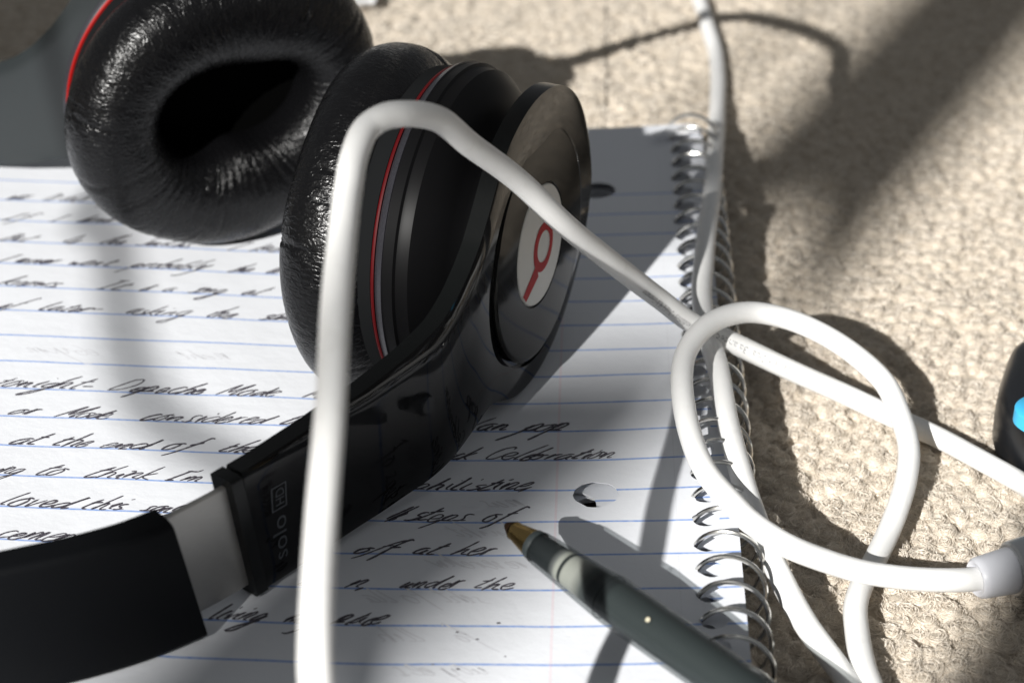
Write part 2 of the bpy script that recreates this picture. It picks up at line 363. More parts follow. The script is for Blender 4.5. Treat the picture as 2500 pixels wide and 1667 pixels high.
# ------------------------------------------------------------------ spiral notebook
def zp(x, y):
    t = max(0., (x+60)/60.); z = 2.787*t*t
    z += .10*math.sin(x*.085+1.)*math.sin(y*.06+.4)+.05*math.sin(x*.2+y*.11)
    return z
note = thing('spiral_notebook', 'open spiral notebook of blue ruled pages covered in slanted handwriting', 'notebook', (0, 0, 0))
PITCH_R, RING0 = 6.3345, 124.18
EDGE = 6.7
def hole_poly(cx, cy, r, k, rng, rough=.06):
    ph = rng.uniform(0, 6.28, 3)
    return [(cx+r*(1+rough*math.sin(3*a+ph[0])+rough*.6*math.sin(7*a+ph[1]))*math.cos(a), cy+r*(1+rough*math.sin(2*a+ph[2]))*math.sin(a)) for a in np.linspace(0, 2*math.pi, k, endpoint=False)]
def sheet(name, zoff, seed, dx, m, step, ymin=-130, thick=.12):
    rng = np.random.default_rng(seed)
    x0, x1, y0, y1 = -200, EDGE, ymin, 137.
    out = []
    def seg(a, b, n):
        for i in range(n): out.append((a[0]+(b[0]-a[0])*i/n, a[1]+(b[1]-a[1])*i/n))
    seg((x0, y0), (x1, y0), 40); seg((x1, y0), (x1, y1-3), 60)
    for a in np.linspace(0, math.pi/2, 6): out.append((x1-3+3*math.cos(a), y1-3+3*math.sin(a)))
    seg((x1-3.2, y1), (x0, y1), 40); seg((x0, y1), (x0, y0), 50)
    holes = []
    for i in range(-2, 40):
        cy = RING0-PITCH_R*i
        if cy > 134 or cy < y0+4: continue
        holes.append(hole_poly(2.05+dx+rng.normal(0, .12), cy+rng.normal(0, .1), 2.0, 18, rng))
    for cy in (-1.2+108.2, -1.2, -109.5):
        holes.append(hole_poly(-14.6+(dx*2.9 if cy < 50 and zoff > -2.3 else 0), cy+rng.normal(0, .15), 3.55, 26, rng, .035))
    pts = [Vector(p) for p in out]; edges = [(i, (i+1) % len(out)) for i in range(len(out))]
    for h in holes:
        b = len(pts); pts += [Vector(p) for p in h]; edges += [(b+i, b+(i+1) % len(h)) for i in range(len(h))]
    hc = [(np.mean([p[0] for p in h]), np.mean([p[1] for p in h]), max(math.hypot(p[0]-np.mean([q[0] for q in h]), p[1]-np.mean([q[1] for q in h])) for p in h)) for h in holes]
    for x in np.arange(x0+step, x1-.6, step):
        for y in np.arange(y0+step, y1-.6, step):
            px, py = x+rng.uniform(-.2, .2)*step, y+rng.uniform(-.2, .2)*step
            if px > x1-.8 or (px > x1-4 and py > y1-4): continue
            if any(abs(py-c[1]) < c[2]+.6 and (px-c[0])**2+(py-c[1])**2 < (c[2]+.6)**2 for c in hc): continue
            pts.append(Vector((px, py)))
    v, e, f, *_ = delaunay_2d_cdt(pts, edges, [], 1, 1e-5)
    keep = []
    for t in f:
        c = sum((v[i] for i in t), Vector((0, 0)))/len(t)
        if any(abs(c[1]-h[1]) < h[2] and (c[0]-h[0])**2+(c[1]-h[1])**2 < (h[2]*.93)**2 for h in hc): continue
        keep.append(t)
    V = np.array([(p[0], p[1], zp(p[0], p[1])+zoff) for p in v])
    o = mesh(name, V, keep, m, note)
    s = o.modifiers.new('thickness', 'SOLIDIFY'); s.thickness = thick*MM; s.offset = -1
    es = o.modifiers.new('crisp', 'EDGE_SPLIT'); es.split_angle = math.radians(30)
    return o
sheet('page', 0, 5, 0, M['page'], 3.6)
for i, (z, dx) in enumerate(((-2.0, -1.1), (-2.6, -.5), (-3.1, -.9), (-3.6, -.6))):
    o = sheet('page', z, 20+i, dx, M['page'], 13, thick=.25)
# rest of the pad and its card cover, short of the coil holes
def slab(x0, x1, y0, y1, zt, zb):
    xs = np.linspace(x0, x1, 40); V = []; F = []
    for x in xs:
        for y in (y0, y1):
            V += [(x, y, max(zp(x, 0), .1)+zt), (x, y, zb)]
    for i in range(len(xs)-1):
        a, b = i*4, i*4+4
        F += [(a, b, b+2, a+2), (a+1, a+3, b+3, b+1), (a, a+1, b+1, b), (a+2, b+2, b+3, a+3)]
    F += [(0, 2, 3, 1), (len(V)-4, len(V)-3, len(V)-1, len(V)-2)]
    return np.array(V), F
mesh('page_block', *slab(-199.5, -20, -129, 136.5, -4.0, -5.6), M['page_edge'], note, smooth=False)
mesh('cover', *box(-201, 7.6, -131, 138, -6.6, -5.7), M['card'], note, smooth=False)
# the wire coil
tt = np.linspace(-2.6, 36, 36*40)
COX, COZ, COR = 5.0, .7, 5.15
ang = -2*math.pi*tt
coil = np.stack([COX+COR*np.cos(ang+math.radians(153)), RING0-PITCH_R*tt, COZ+COR*np.sin(ang+math.radians(153))], 1)
mesh('wire_coil', *tube(coil, .37, 8), M['steel'], note)

# handwriting ------------------------------------------------------
G = {
'a': (1.05, [[(.95, .9), (.55, 1), (.12, .55), (.2, .08), (.6, .15), (.9, .75), (.85, .15), (1.15, .1)]]),
'b': (1., [[(.42, 2.2), (.2, 1.1), (.15, .1), (.6, 0), (.85, .5), (.55, .85), (.25, .6), (1.1, .75)]]),
'c': (.85, [[(.8, .85), (.5, 1), (.12, .55), (.25, .05), (.6, .02), (.95, .3)]]),
'd': (1.1, [[(.85, .85), (.5, .98), (.12, .5), (.25, .03), (.65, .2), (.95, .9), (1.1, 2.2), (.97, .6), (1.0, .02), (1.2, .1)]]),
'e': (.85, [[(.1, .4), (.6, .55), (.7, .9), (.4, 1), (.12, .5), (.3, .02), (.7, .08), (.95, .35)]]),
'f': (.9, [[(1.05, 2.0), (.75, 2.2), (.5, 1.2), (.25, -.6), (.1, -.9)], [(.15, .85), (.9, 1.0)]]),
'g': (1., [[(.9, .9), (.5, 1), (.12, .55), (.3, .1), (.7, .3), (.9, .85), (.7, -.4), (.35, -1.25), (-.1, -1.2), (.3, -.5), (1.1, .15)]]),
'h': (1.1, [[(.45, 2.2), (.3, 1.1), (.15, .02)], [(.15, .1), (.5, .85), (.85, .85), (.8, .1), (1.15, .1)]]),
'i': (.6, [[(.1, .4), (.35, .95), (.25, .1), (.6, .1)], [(.5, 1.5), (.55, 1.65)]]),
'k': (1., [[(.45, 2.2), (.3, 1.), (.12, .02)], [(.9, 1.0), (.3, .5), (.6, .25), (1.0, .03)]]),
'l': (.6, [[(.4, 2.2), (.27, 1.3), (.15, .1), (.6, .1)]]),
'm': (1.6, [[(.05, .3), (.25, .95), (.2, .03)], [(.2, .2), (.55, .95), (.7, .8), (.65, .05)], [(.67, .2), (1.05, .95), (1.2, .8), (1.15, .08), (1.6, .1)]]),
'n': (1.15, [[(.05, .3), (.25, .95), (.2, .03)], [(.2, .2), (.6, .95), (.8, .8), (.75, .1), (1.15, .12)]]),
'o': (.95, [[(.6, .95), (.15, .6), (.2, .08), (.6, .05), (.8, .55), (.55, .95), (1.0, .85)]]),
'p': (1.05, [[(.1, .4), (.35, 1.0), (.15, -.3), (-.1, -1.25)], [(.2, .3), (.6, 1.0), (.9, .75), (.65, .15), (.2, .12), (1.1, .1)]]),
'r': (.8, [[(.1, .3), (.3, 1.0), (.22, .05)], [(.25, .5), (.5, .9), (.85, .95)]]),
's': (.8, [[(.75, .9), (.4, .98), (.3, .7), (.6, .4), (.5, .05), (.05, .08)], [(.5, .08), (.85, .15)]]),
't': (.85, [[(.55, 2.0), (.38, 1.), (.25, .1), (.85, .15)], [(.1, 1.3), (.85, 1.5)]]),
'u': (1.1, [[(.1, .5), (.25, .95), (.2, .2), (.5, .03), (.85, .8), (.8, .1), (1.15, .12)]]),
'v': (.9, [[(.1, .6), (.25, .95), (.4, .05), (.85, .95)]]),
'w': (1.35, [[(.1, .6), (.2, .95), (.3, .08), (.7, .7), (.8, .08), (1.3, .95)]]),
'y': (1., [[(.1, .6), (.25, .95), (.3, .2), (.65, .2), (.9, .95)], [(.9, .95), (.6, -.5), (.2, -1.2), (-.2, -1.1)]]),
'I': (.8, [[(.45, 2.), (.2, .02)], [(.15, 1.95), (.9, 2.0)], [(-.1, .0), (.6, .03)]]),
'D': (1.5, [[(.4, 2.), (.1, .05)], [(.15, 1.8), (.8, 2.05), (1.35, 1.3), (1.0, .3), (.1, .02)]]),
'M': (1.9, [[(.0, .0), (.6, 2.), (.7, .4), (1.5, 2.05), (1.4, .05), (1.8, .15)]]),
'C': (1.3, [[(1.2, 1.6), (1.1, 2.05), (.6, 1.8), (.15, .8), (.3, .05), (.8, .05), (1.2, .4)]]),
'S': (1.2, [[(1.1, 1.8), (.7, 2.05), (.35, 1.5), (.8, .9), (.7, .1), (.1, .1)]]),
'B': (1.3, [[(.4, 2.), (.1, .05)], [(.2, 1.85), (.9, 2.), (.9, 1.2), (.3, 1.05), (.95, .9), (.9, .1), (.1, .02)]]),
"'": (.4, [[(.3, 1.6), (.4, 2.0)]]), ',': (.5, [[(.3, .1), (.1, -.45)]]), '.': (.5, [[(.15, .02), (.25, .08)]]), '-': (1., [[(.1, .7), (.8, .78)]]), '1': (.6, [[(.2, 1.5), (.45, 1.9), (.25, .05)]]), '3': (.9, [[(.2, 1.7), (.7, 1.9), (.45, 1.1), (.75, .5), (.1, .1)]]),
}
XH = 1.9
def ribbon(P, w, zo, V, F, rng):
    P = np.asarray(P); T = np.gradient(P, axis=0); T /= np.maximum(1e-6, np.linalg.norm(T, axis=1))[:, None]
    N = np.stack([-T[:, 1], T[:, 0]], 1); b = len(V)
    for i, (p, n) in enumerate(zip(P, N)):
        ww = w*(.78+.34*rng.random()); ww *= .55 if i in (0, len(P)-1) else 1
        for s in (-.5, .5):
            q = p+n*ww*s;  V.append((q[0], q[1], zp(q[0], q[1])+zo))
    F += [(b+2*i, b+2*i+2, b+2*i+3, b+2*i+1) for i in range(len(P)-1)]
def write(line, words, name='handwritten_word', m='ink', w=.37, scale=1., flip=False):
    rng = np.random.default_rng(hash((line, len(words))) % 1000 if False else abs(int(line*7+len(words)*13+3)))
    for x_px, text, *x_end in words:
        V = []; F = []
        y = line*LINE
        # pixel column -> place along the rule
        lo_, hi_ = -190., 20.
        def col(u):
            d = np.array([u, y, zp(u, y)])-CAM; return (1250+F_PX*(d@RT)/(d@W_))/KPX
        def inv(px):
            a, b = -190., 20.
            for _ in range(40):
                c = (a+b)/2
                if col(c) < px: a = c
                else: b = c
            return a
        u0 = inv(x_px); adv = sum(G[c][0] if c in G else .8 for c in text)
        h = XH*scale*rng.uniform(.94, 1.06); wd_ = h*.72
        if x_end: wd_ = (inv(x_end[0])-u0)/max(adv+.75, .1)
        x = u0
        for c in text:
            if c not in G: x += .8*wd_; continue
            aw, st = G[c]; j = rng.normal(0, .06, 2); sh = 1.04+rng.normal(0, .10); hh = h*rng.uniform(.80, 1.2); lw = w*rng.uniform(.8, 1.2)
            for s in st:
                P = np.array([(p[0]*wd_+rng.normal(0, .07)*wd_, (p[1]+rng.normal(0, .05))*hh*(.86 if p[1] > 1.2 else 1)) for p in s])
                if flip: P[:, 0] = aw*wd_-P[:, 0]
                Q, _ = spline(P, .28) if len(P) > 1 else (P, None)
                Q = np.stack([x+Q[:, 0]+(sh if not flip else -sh)*Q[:, 1]*.95, y+.15+Q[:, 1]+j[1]*h], 1)
                ribbon(Q, lw, .035 if m == 'ink' else .02, V, F, rng)
            x += aw*wd_*rng.uniform(.88, 1.12)
        mesh(name, V, F, M[m], note, smooth=False)
write(11, [(8, 'was', 60), (90, '13', 118), (130, 'lots', 200), (230, 'of', 262), (300, 'songs', 400)])
write(10, [(6, 'If', 70), (112, 'I', 140), (172, 'have', 250), (270, 'heard', 380)])
write(9, [(-8, 'But', 70), (136, 'to', 182), (220, 'the', 286), (306, 'Smiths', 446), (520, 'I', 545), (570, 'know', 680)])
write(8, [(-10, 'I', 10), (24, 'never', 128), (145, 'went', 262), (292, 'probably', 466), (515, 'the', 575), (608, 'co', 640)])
write(7, [(-12, 'knows.', 156), (222, 'It', 296), (312, 'is', 352), (366, 'a', 402), (428, 'song', 514), (548, 'at', 600), (645, 'le', 690)])
write(6, [(-12, 'of', 32), (86, 'later-', 240), (276, 'asking', 440), (464, 'the', 545), (590, 'same', 700)])
write(3, [(-30, 'tonight-', 215), (240, 'Depeche', 470), (492, 'Mode', 640), (692, 'Mu', 770)])
write(2, [(8, 'or', 86), (118, 'Mode', 262), (318, 'considered', 618), (634, 'them', 730), (990, 'melan', 1168), (1190, 'pop', 1310)])
write(1, [(16, 'at', 90), (108, 'the', 212), (222, 'end', 352), (366, 'of', 452), (492, 'their', 640), (958, 'black', 1086), (1106, 'Celebration', 1420)])
write(0, [(-30, 'ing', 52), (72, 'to', 146), (188, 'think', 364), (378, "I'm", 476), (520, 's', 560), (940, 'philistine,', 1232)])
write(-1, [(-14, 'loved', 168), (178, 'this', 296), (318, 'song.', 436), (880, 'the', 905), (926, 'steps', 1090), (1100, 'of', 1176)])
write(-2, [(-20, 'cement', 210), (806, 'off', 924), (938, 'at', 1016), (1030, 'her', 1136)])
write(-3, [(676, 'on', 736), (786, 'n,', 862), (908, 'under', 1060), (1076, 'the', 1186)])
write(-4, [(470, 'living', 600), (640, 'my', 742), (760, 'place.', 890)])
gh = [(-1.45, [(1050, 'think', 1230)]), (-2.4, [(1000, 'wherever', 1240)]), (-3.4, [(850, 'all of this', 1150)]), (-4.45, [(880, 'hill', 1010), (1060, 'of', 1130)]), (-5.3, [(930, 'see you', 1150)]), (-.55, [(1120, 'sun', 1240)]), (4.3, [(60, 'maybe', 260), (420, 'then', 560)])]
for l, ws in gh: write(l, ws, 'show_through_writing', 'ghost', .30, 1.0, True)
# stray ink specks
V = []; F = []
for x, y in ((1096, 1478), (994, 1532), (1145, 1442), (1160, 1520), (1052, 1545), (1050, 1460)):
    p = at(x, y); n = len(V); r = R0.uniform(.12, .28)
    V += [(p[0]+r*1.5*math.cos(a), p[1]+r*math.sin(a), zp(p[0], p[1])+.04) for a in np.linspace(0, 6.28, 7)[:-1]]; F.append(tuple(range(n, n+6)))
mesh('ink_specks', V, F, M['ink'], note, smooth=False)

# ------------------------------------------------------------------ headphones
hp = thing('headphones', 'black on-ear headphones with padded leather cups lying on the open notebook', 'headphones', (-95, 20, 0))
C2 = np.array([-25.264, 32.921, 26.83]); N2 = unit([.94107, -.33612, .0376])
N1 = -unit([.56, -.82, -.12]); CC1 = np.array([-82.6, 80.4, 29.3])
C1 = CC1+25.8*N1
def axes(n):
    a = unit(np.cross([0, 0, 1.], n)); b = np.cross(n, a); return a, b
def ear_cup(c, n, seed, side):
    a, b = axes(n); rng = np.random.default_rng(seed); rs = 1. if side > 0 else .962
    # leather cushion: a fat oval-section ring with real folds
    R, ra, rb, xc = 21.6, 7.6, 8.2, -26.2
    NT, NP = 420, 56
    th = np.linspace(0, 2*math.pi, NT, endpoint=False); ph = np.linspace(0, 2*math.pi, NP, endpoint=False)
    folds = np.zeros((NT, NP))
    for k in range(80):
        t0 = rng.uniform(0, 2*math.pi); w = rng.uniform(.008, .022); amp = rng.uniform(.08, .36); p0 = rng.uniform(-1.6, 2.6); pw = rng.uniform(.35, 1.0); sk = rng.normal(0, .05)
        dt = (th[:, None]-t0-sk*(ph[None, :]-p0)+math.pi) % (2*math.pi)-math.pi
        dp = (ph[None, :]-p0+math.pi) % (2*math.pi)-math.pi
        folds -= amp*np.exp(-(dt/w)**2)*np.exp(-(dp/pw)**2)
    for k in range(90):   # gathered pleats where the leather is pulled under the rim
        t0 = 2*math.pi*k/90+rng.normal(0, .03); dt = (th[:, None]-t0+math.pi) % (2*math.pi)-math.pi
        dp = (ph[None, :]-(-2.2)+math.pi) % (2*math.pi)-math.pi
        folds -= rng.uniform(.03, .16)*np.exp(-(dt/.018)**2)*np.exp(-(dp/.6)**2)
    V = []; UVs = []
    for i, t in enumerate(th):
        e = math.cos(t)*a+math.sin(t)*b; lump = .25*math.sin(3*t+seed)+.2*math.sin(5*t+2*seed)
        for j, p in enumerate(ph):
            cp, sp = math.cos(p), math.sin(p)
            k = folds[i, j]+lump
            # p=0 outer rim, p=pi/2 towards the back (+n), p=-pi/2 the face (-n)
            rin = 11.4+3.1*math.cos(2*t); Ro = 29.2+(0 if side > 0 else .9*math.cos(2*t))
            R_l, ra_l = (Ro+rin)/2, (Ro-rin)/2
            V.append(c+n*(xc+(rb+k)*sp*(abs(sp)**-.12 if abs(sp) > .01 else 1))+e*(R_l+(ra_l+k)*cp))
            UVs.append((t*R, p*8.5))
    # loop UVs with the seam handled
    F = []; LUV = []
    for i in range(NT):
        for j in range(NP):
            F.append((i*NP+j, i*NP+(j+1) % NP, ((i+1) % NT)*NP+(j+1) % NP, ((i+1) % NT)*NP+j))
            t0, t1 = th[i]*R*1.35, (th[i]+2*math.pi/NT)*R*1.35; p0, p1 = ph[j]*8.5, (ph[j]+2*math.pi/NP)*8.5
            LUV += [(t0, p0), (t0, p1), (t1, p1), (t1, p0)]
    mesh('ear_cushion', V, F, M['leather'], hp, uv=LUV)
    mesh('speaker_cloth', *lathe(c, n, a, b, [(-21.5, 0.01), (-21.8, 8), (-22.5, 17)], 48), M['cloth'], hp)
    mesh('felt_ring', *lathe(c, n, a, b, [(-21.5, 20), (-21.3, 25.4), (-20.6, 26.2), (-19.2, 26.5), (-17.4, 26.5)], 128), M['felt'], hp)
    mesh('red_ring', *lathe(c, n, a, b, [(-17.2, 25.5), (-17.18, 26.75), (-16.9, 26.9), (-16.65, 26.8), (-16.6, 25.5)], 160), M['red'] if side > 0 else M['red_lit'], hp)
    mesh('shell_rim', *lathe(c, n, a, b, [(x_, r_r*rs) for x_, r_r in ((-16.5, 24.5), (-16.5, 26.7), (-16.3, 27.1), (-15.7, 27.5), (-15.0, 27.75), (-14.85, 27.2))], 160), M['rim'], hp)
    mesh('cup_shell', *lathe(c, n, a, b, [(x_, r_r*(rs if rs == 1 else .9-.05*(x_+13.5)/10)) for x_, r_r in ((-15., 26.5), (-14.95, 27.5), (-13.2, 27.6), (-12.9, 27.1), (-12.4, 26.95), (-11, 26.8), (-8.6, 24.4), (-7, 21.6), (-5.8, 19.2), (-4.6, 18.2), (-3.8, 18.0))], 160), M['shell'], hp)
    cap = mesh('disc_cap', *lathe(c-np.array([0, 0, 0 if side > 0 else 9.]), n, a, b, [(.0, 19.45), (.35, 19.4), (.62, 19.1), (.66, 18.6), (.62, 10.4), (.35, 10.2), (.3, .01)], 160), M['cap'], hp)
    mesh('groove', *lathe(c-np.array([0, 0, 0 if side > 0 else 9.]), n, a, b, [(.02, 20.35), (-.7, 20.2), (-1.0, 19.5), (-.9, 19.2)], 160), M['arm_edge'], hp)
    lg = mesh('emblem_disc', *lathe(c, n, a, b, [(.35, 10.05), (.62, 9.95), (.7, 9.7), (.7, .01)], 96), M['logo_white'], hp)
    # the red letter b, lying turned over
    loop = [(-.9+4.35*math.cos(t), -.7+4.2*math.sin(t)) for t in np.linspace(0, 2*math.pi, 49)[:-1]]
    inn = [(-1.05+2.75*math.cos(t), -.7+2.65*math.sin(t)) for t in np.linspace(0, 2*math.pi, 49)[:-1]]
    V = [c+n*.76+a*(-s*p)+b*q for s in (side,) for p, q in loop+inn]; F = [(i, (i+1) % 48, 48+(i+1) % 48, 48+i) for i in range(48)]
    st = [(2.2, -2.4), (1.4, -5.), (6.9, -7.05), (8.2, -5.55)]; k = len(V)
    V += [c+n*.765+a*(-side*p)+b*q for p, q in st]; F.append((k, k+1, k+2, k+3))
    mesh('emblem_letter', V, F, M['logo_red'], lg, smooth=False)
    return a, b
A2, B2 = ear_cup(C2, N2, 3, 1.)
A1, B1 = ear_cup(C1, N1, 8, -1.)

def arm(name, path, tops, bots, c, n, a, thick, mface, mback, medge, ctr_s, with_ring=True):
    """an arm plate: swept along a plan path, upright, its end opening into the round plate behind the ear cup.
    path: plan points of the outer face; tops/bots: (s, z) tables; s from the ring centre outwards"""
    P, s = spline(np.array(path), .8); s = s-ctr_s
    T = np.gradient(P, axis=0); T /= np.linalg.norm(T, axis=1)[:, None]
    Nn = np.stack([-T[:, 1], T[:, 0]], 1)*thick[1]          # towards the inside of the band
    slant = (thick[2] if len(thick) > 2 else 0.)*np.clip((s-34)/55., 0, 1)**1.3/22.   # the band's end leans along its run
    zt = np.interp(s, *zip(*tops)); zb = np.interp(s, *zip(*bots))
    Q = [0, .06, .14, .28, .42, .56, .70, .84, .93, 1.]
    V = []; F = []; fm = []; k = len(Q); n_ = len(P)
    for side in (0, 1):
        for i in range(n_):
            for q in Q:
                z = zb[i]+(zt[i]-zb[i])*q; o = thick[0]*side+(.35 if q in (0, 1.) and not side else 0)-(.35 if q in (0, 1.) and side else 0)
                x = P[i]+Nn[i]*o+T[i]*slant[i]*z
                V.append((x[0], x[1], z))
    S = n_*k
    for i in range(n_-1):
        for j in range(k-1):
            F.append((i*k+j, (i+1)*k+j, (i+1)*k+j+1, i*k+j+1)); fm.append(0)
            F.append((S+i*k+j, S+i*k+j+1, S+(i+1)*k+j+1, S+(i+1)*k+j)); fm.append(1)
        for j in (0, k-1):
            F.append((i*k+j, (i+1)*k+j, S+(i+1)*k+j, S+i*k+j)); fm.append(2)
    for i in (0, n_-1):
        for j in range(k-1):
            F.append((i*k+j, i*k+j+1, S+i*k+j+1, S+i*k+j)); fm.append(2)
    o = mesh(name, V, F, mface, hp, mats=[mface, mback, medge], fmat=fm)
    bm = bmesh.new(); bm.from_mesh(o.data); bmesh.ops.recalc_face_normals(bm, faces=bm.faces); bm.to_mesh(o.data); bm.free()
    sm = o.modifiers.new('edge', 'EDGE_SPLIT'); sm.split_angle = math.radians(50)
    return o, P, s, Nn
R_ = 25.8
def circ_z(c, s): return math.sqrt(max(0, R_**2-s*s))
path2 = [(-16.6, 57.2), (-20.9, 45.2), (-25.264, 32.921), (-29.6, 20.8), (-33.8, 9.2), (-37.8, 1.2), (-44, -6.2), (-51.4, -14.8), (-62.3, -28.8)]
ss = list(np.linspace(-25.75, 12, 30))
tops2 = [(x, C2[2]+circ_z(C2, x)) for x in ss]+[(15, 47.6), (18, 44.4), (21, 40.9), (24, 37.6), (27, 35), (31, 32.2), (36, 29.3), (42, 26.8), (50, 24.6), (60, 23.2), (70, 22.4), (90, 21.6)]
bots2 = [(x, C2[2]-circ_z(C2, x)) for x in ss]+[(15, 5.4), (18, 6.4), (21, 6.3), (25, 5.6), (30, 4.6), (38, 3.1), (48, 1.9), (60, 1.0), (75, .5)]
arm2, P2, S2, NN2 = arm('arm', path2, tops2, bots2, C2, N2, A2, (3.6, -1., 4.4), M['gloss'], M['gloss'], M['arm_edge'], 25.75)
r1 = C1
c1p = C1[:2]; d1 = -A1[:2] if (-A1[0]) < 0 else A1[:2]; d1 = unit(d1)
path1 = [(-72, 107), (-84, 103.6), tuple(c1p*0+np.array([-97.2, 101.6])), (-110, 102.2), (-122, 105.2), (-134, 110), (-146, 114.5), (-160, 117)]
tops1 = [(x, C1[2]-9+.9*circ_z(C1, x)) for x in ss]+[(15, 42.5), (18, 38), (21, 34), (25, 29.8), (29, 26.6), (33, 24.5), (38, 22.8), (46, 21.8), (90, 21.6)]
bots1 = [(x, max(3, C1[2]-9-circ_z(C1, x))) for x in ss]+[(15, 8), (20, 7), (26, 5.2), (32, 3.4), (40, 1.6), (60, .6), (90, .4)]
arm1, P1, S1, NN1 = arm('arm', path1, tops1, bots1, C1, N1, A1, (3.4, 1.), M['arm_in'], M['arm_in'], M['arm_edge'], 25.4)

def sweep_band(name, P, zb, zt, off, th, m, rnd=.8, parent=hp, sgn=-1., slant=0.):
    P, s = spline(np.array(P), 1.5); T = np.gradient(P, axis=0); T /= np.linalg.norm(T, axis=1)[:, None]
    N = np.stack([-T[:, 1], T[:, 0]], 1)*sgn; f = s/s[-1]
    zb = np.interp(f, np.linspace(0, 1, len(zb)), zb); zt = np.interp(f, np.linspace(0, 1, len(zt)), zt)
    V = []; F = []; U = []
    prof = []
    for cx, cz, a0 in ((off+th-rnd, -rnd, 0), (off+rnd, -rnd, 90), (off+rnd, rnd, 180), (off+th-rnd, rnd, 270)):
        for d in (0, 30, 60, 90): prof.append((cx+rnd*math.cos(math.radians(a0+d)), cz+rnd*math.sin(math.radians(a0+d)), 1 if a0 in (0, 90) else 0))
    k = len(prof)
    for i in range(len(P)):
        for o, dz, top in prof:
            z = (zt[i] if top else zb[i])+dz; x = P[i]+N[i]*o+T[i]*slant*z/22.; V.append((x[0], x[1], z)); U.append((s[i], V[-1][2]))
    for i in range(len(P)-1):
        for j in range(k): F.append((i*k+j, i*k+(j+1) % k, (i+1)*k+(j+1) % k, (i+1)*k+j))
    F += [tuple(range(k)), tuple((len(P)-1)*k+j for j in range(k))[::-1]]
    o = mesh(name, V, F, m, parent, uv=U)
    bm = bmesh.new(); bm.from_mesh(o.data); bmesh.ops.recalc_face_normals(bm, faces=bm.faces); bm.to_mesh(o.data); bm.free()
    es = o.modifiers.new('edge', 'EDGE_SPLIT'); es.split_angle = math.radians(40)
    return o
# end cap of the arm, the metal slide and the rubber-covered headband
sweep_band('arm_end_cap', [(-61.6, -27.9), (-62.9, -29.6)], [.4, .4], [22.1, 22.0], -.25, 4.2, M['arm_edge'], .5, slant=4.4)
sweep_band('metal_slider', [(-60.5, -26.5), (-65.4, -32.8), (-74, -42.5)], [2.0, 2.0], [20.6, 20.0], 1.3, 1.0, M['alu'], .3, slant=4.6)
band = [(-68.8, -39.0), (-76, -45), (-84.3, -50.2), (-100, -57), (-128, -62), (-160, -54), (-190, -28), (-206, 12), (-206, 60), (-192, 96), (-176, 112), (-164, 117)]
sweep_band('headband', band, [.3]*3, [21.2, 22, 22], -.8, 5.4, M['rubber'], 1.1, slant=4.8)
sweep_band('metal_slider', [(-168, 116), (-156, 117.2)], [2, 2], [20.4, 20.4], .8, 1.0, M['alu'], .3)

def text_mesh(txt, size, res=3):
    cu = bpy.data.curves.new('txt', 'FONT'); cu.body = txt; cu.size = size; cu.resolution_u = res
    ob = bpy.data.objects.new('txt', cu); COL.objects.link(ob)
    dg = bpy.context.evaluated_depsgraph_get(); dg.update()
    me = bpy.data.meshes.new_from_object(ob.evaluated_get(dg))
    V = np.array([v.co[:] for v in me.vertices]); F = [tuple(p.vertices) for p in me.polygons]
    bpy.data.objects.remove(ob); bpy.data.curves.remove(cu); bpy.data.meshes.remove(me)
    return V, F
# printed word and boxed mark on the arm, reading upwards
def on_arm2(sd, z, off=.05):
    """sd = mm back from the arm's end, z height"""
    L = S2[-1]-sd; x = np.interp(L, S2, P2[:, 0]); y = np.interp(L, S2, P2[:, 1]); i = min(len(S2)-1, int(np.searchsorted(S2, L)))
    t_ = unit(P2[i]-P2[i-1])*4.4*z/22.*np.clip((L-25.75-34)/55., 0, 1)**1.3
    return np.array([x-NN2[i][0]*off+t_[0], y-NN2[i][1]*off+t_[1], z])
parts = []
V, F = text_mesh('solo', 3.9)
w0 = V[:, 0].max()
parts.append(([on_arm2(2.7+(2.6-p[1]), 4.2+(p[0]/w0)*7.6) for p in V], F))
V, F = text_mesh('HD', 2.3); w1 = V[:, 0].max()
parts.append(([on_arm2(3.3+(1.8-p[1]), 13.6+p[0]/w1*2.9) for p in V], F))
fr = [(2.7, 13.0, 5.6, 13.22), (2.7, 16.9, 5.6, 17.12), (2.7, 13.2, 2.95, 16.9), (5.35, 13.2, 5.6, 16.9)]
for a0, z0, a1, z1 in fr: parts.append(([on_arm2(a0, z0), on_arm2(a1, z0), on_arm2(a1, z1), on_arm2(a0, z1)], [(0, 1, 2, 3)]))
mesh('printed_mark', *join(*parts), M['grey_print'], arm2, smooth=False)

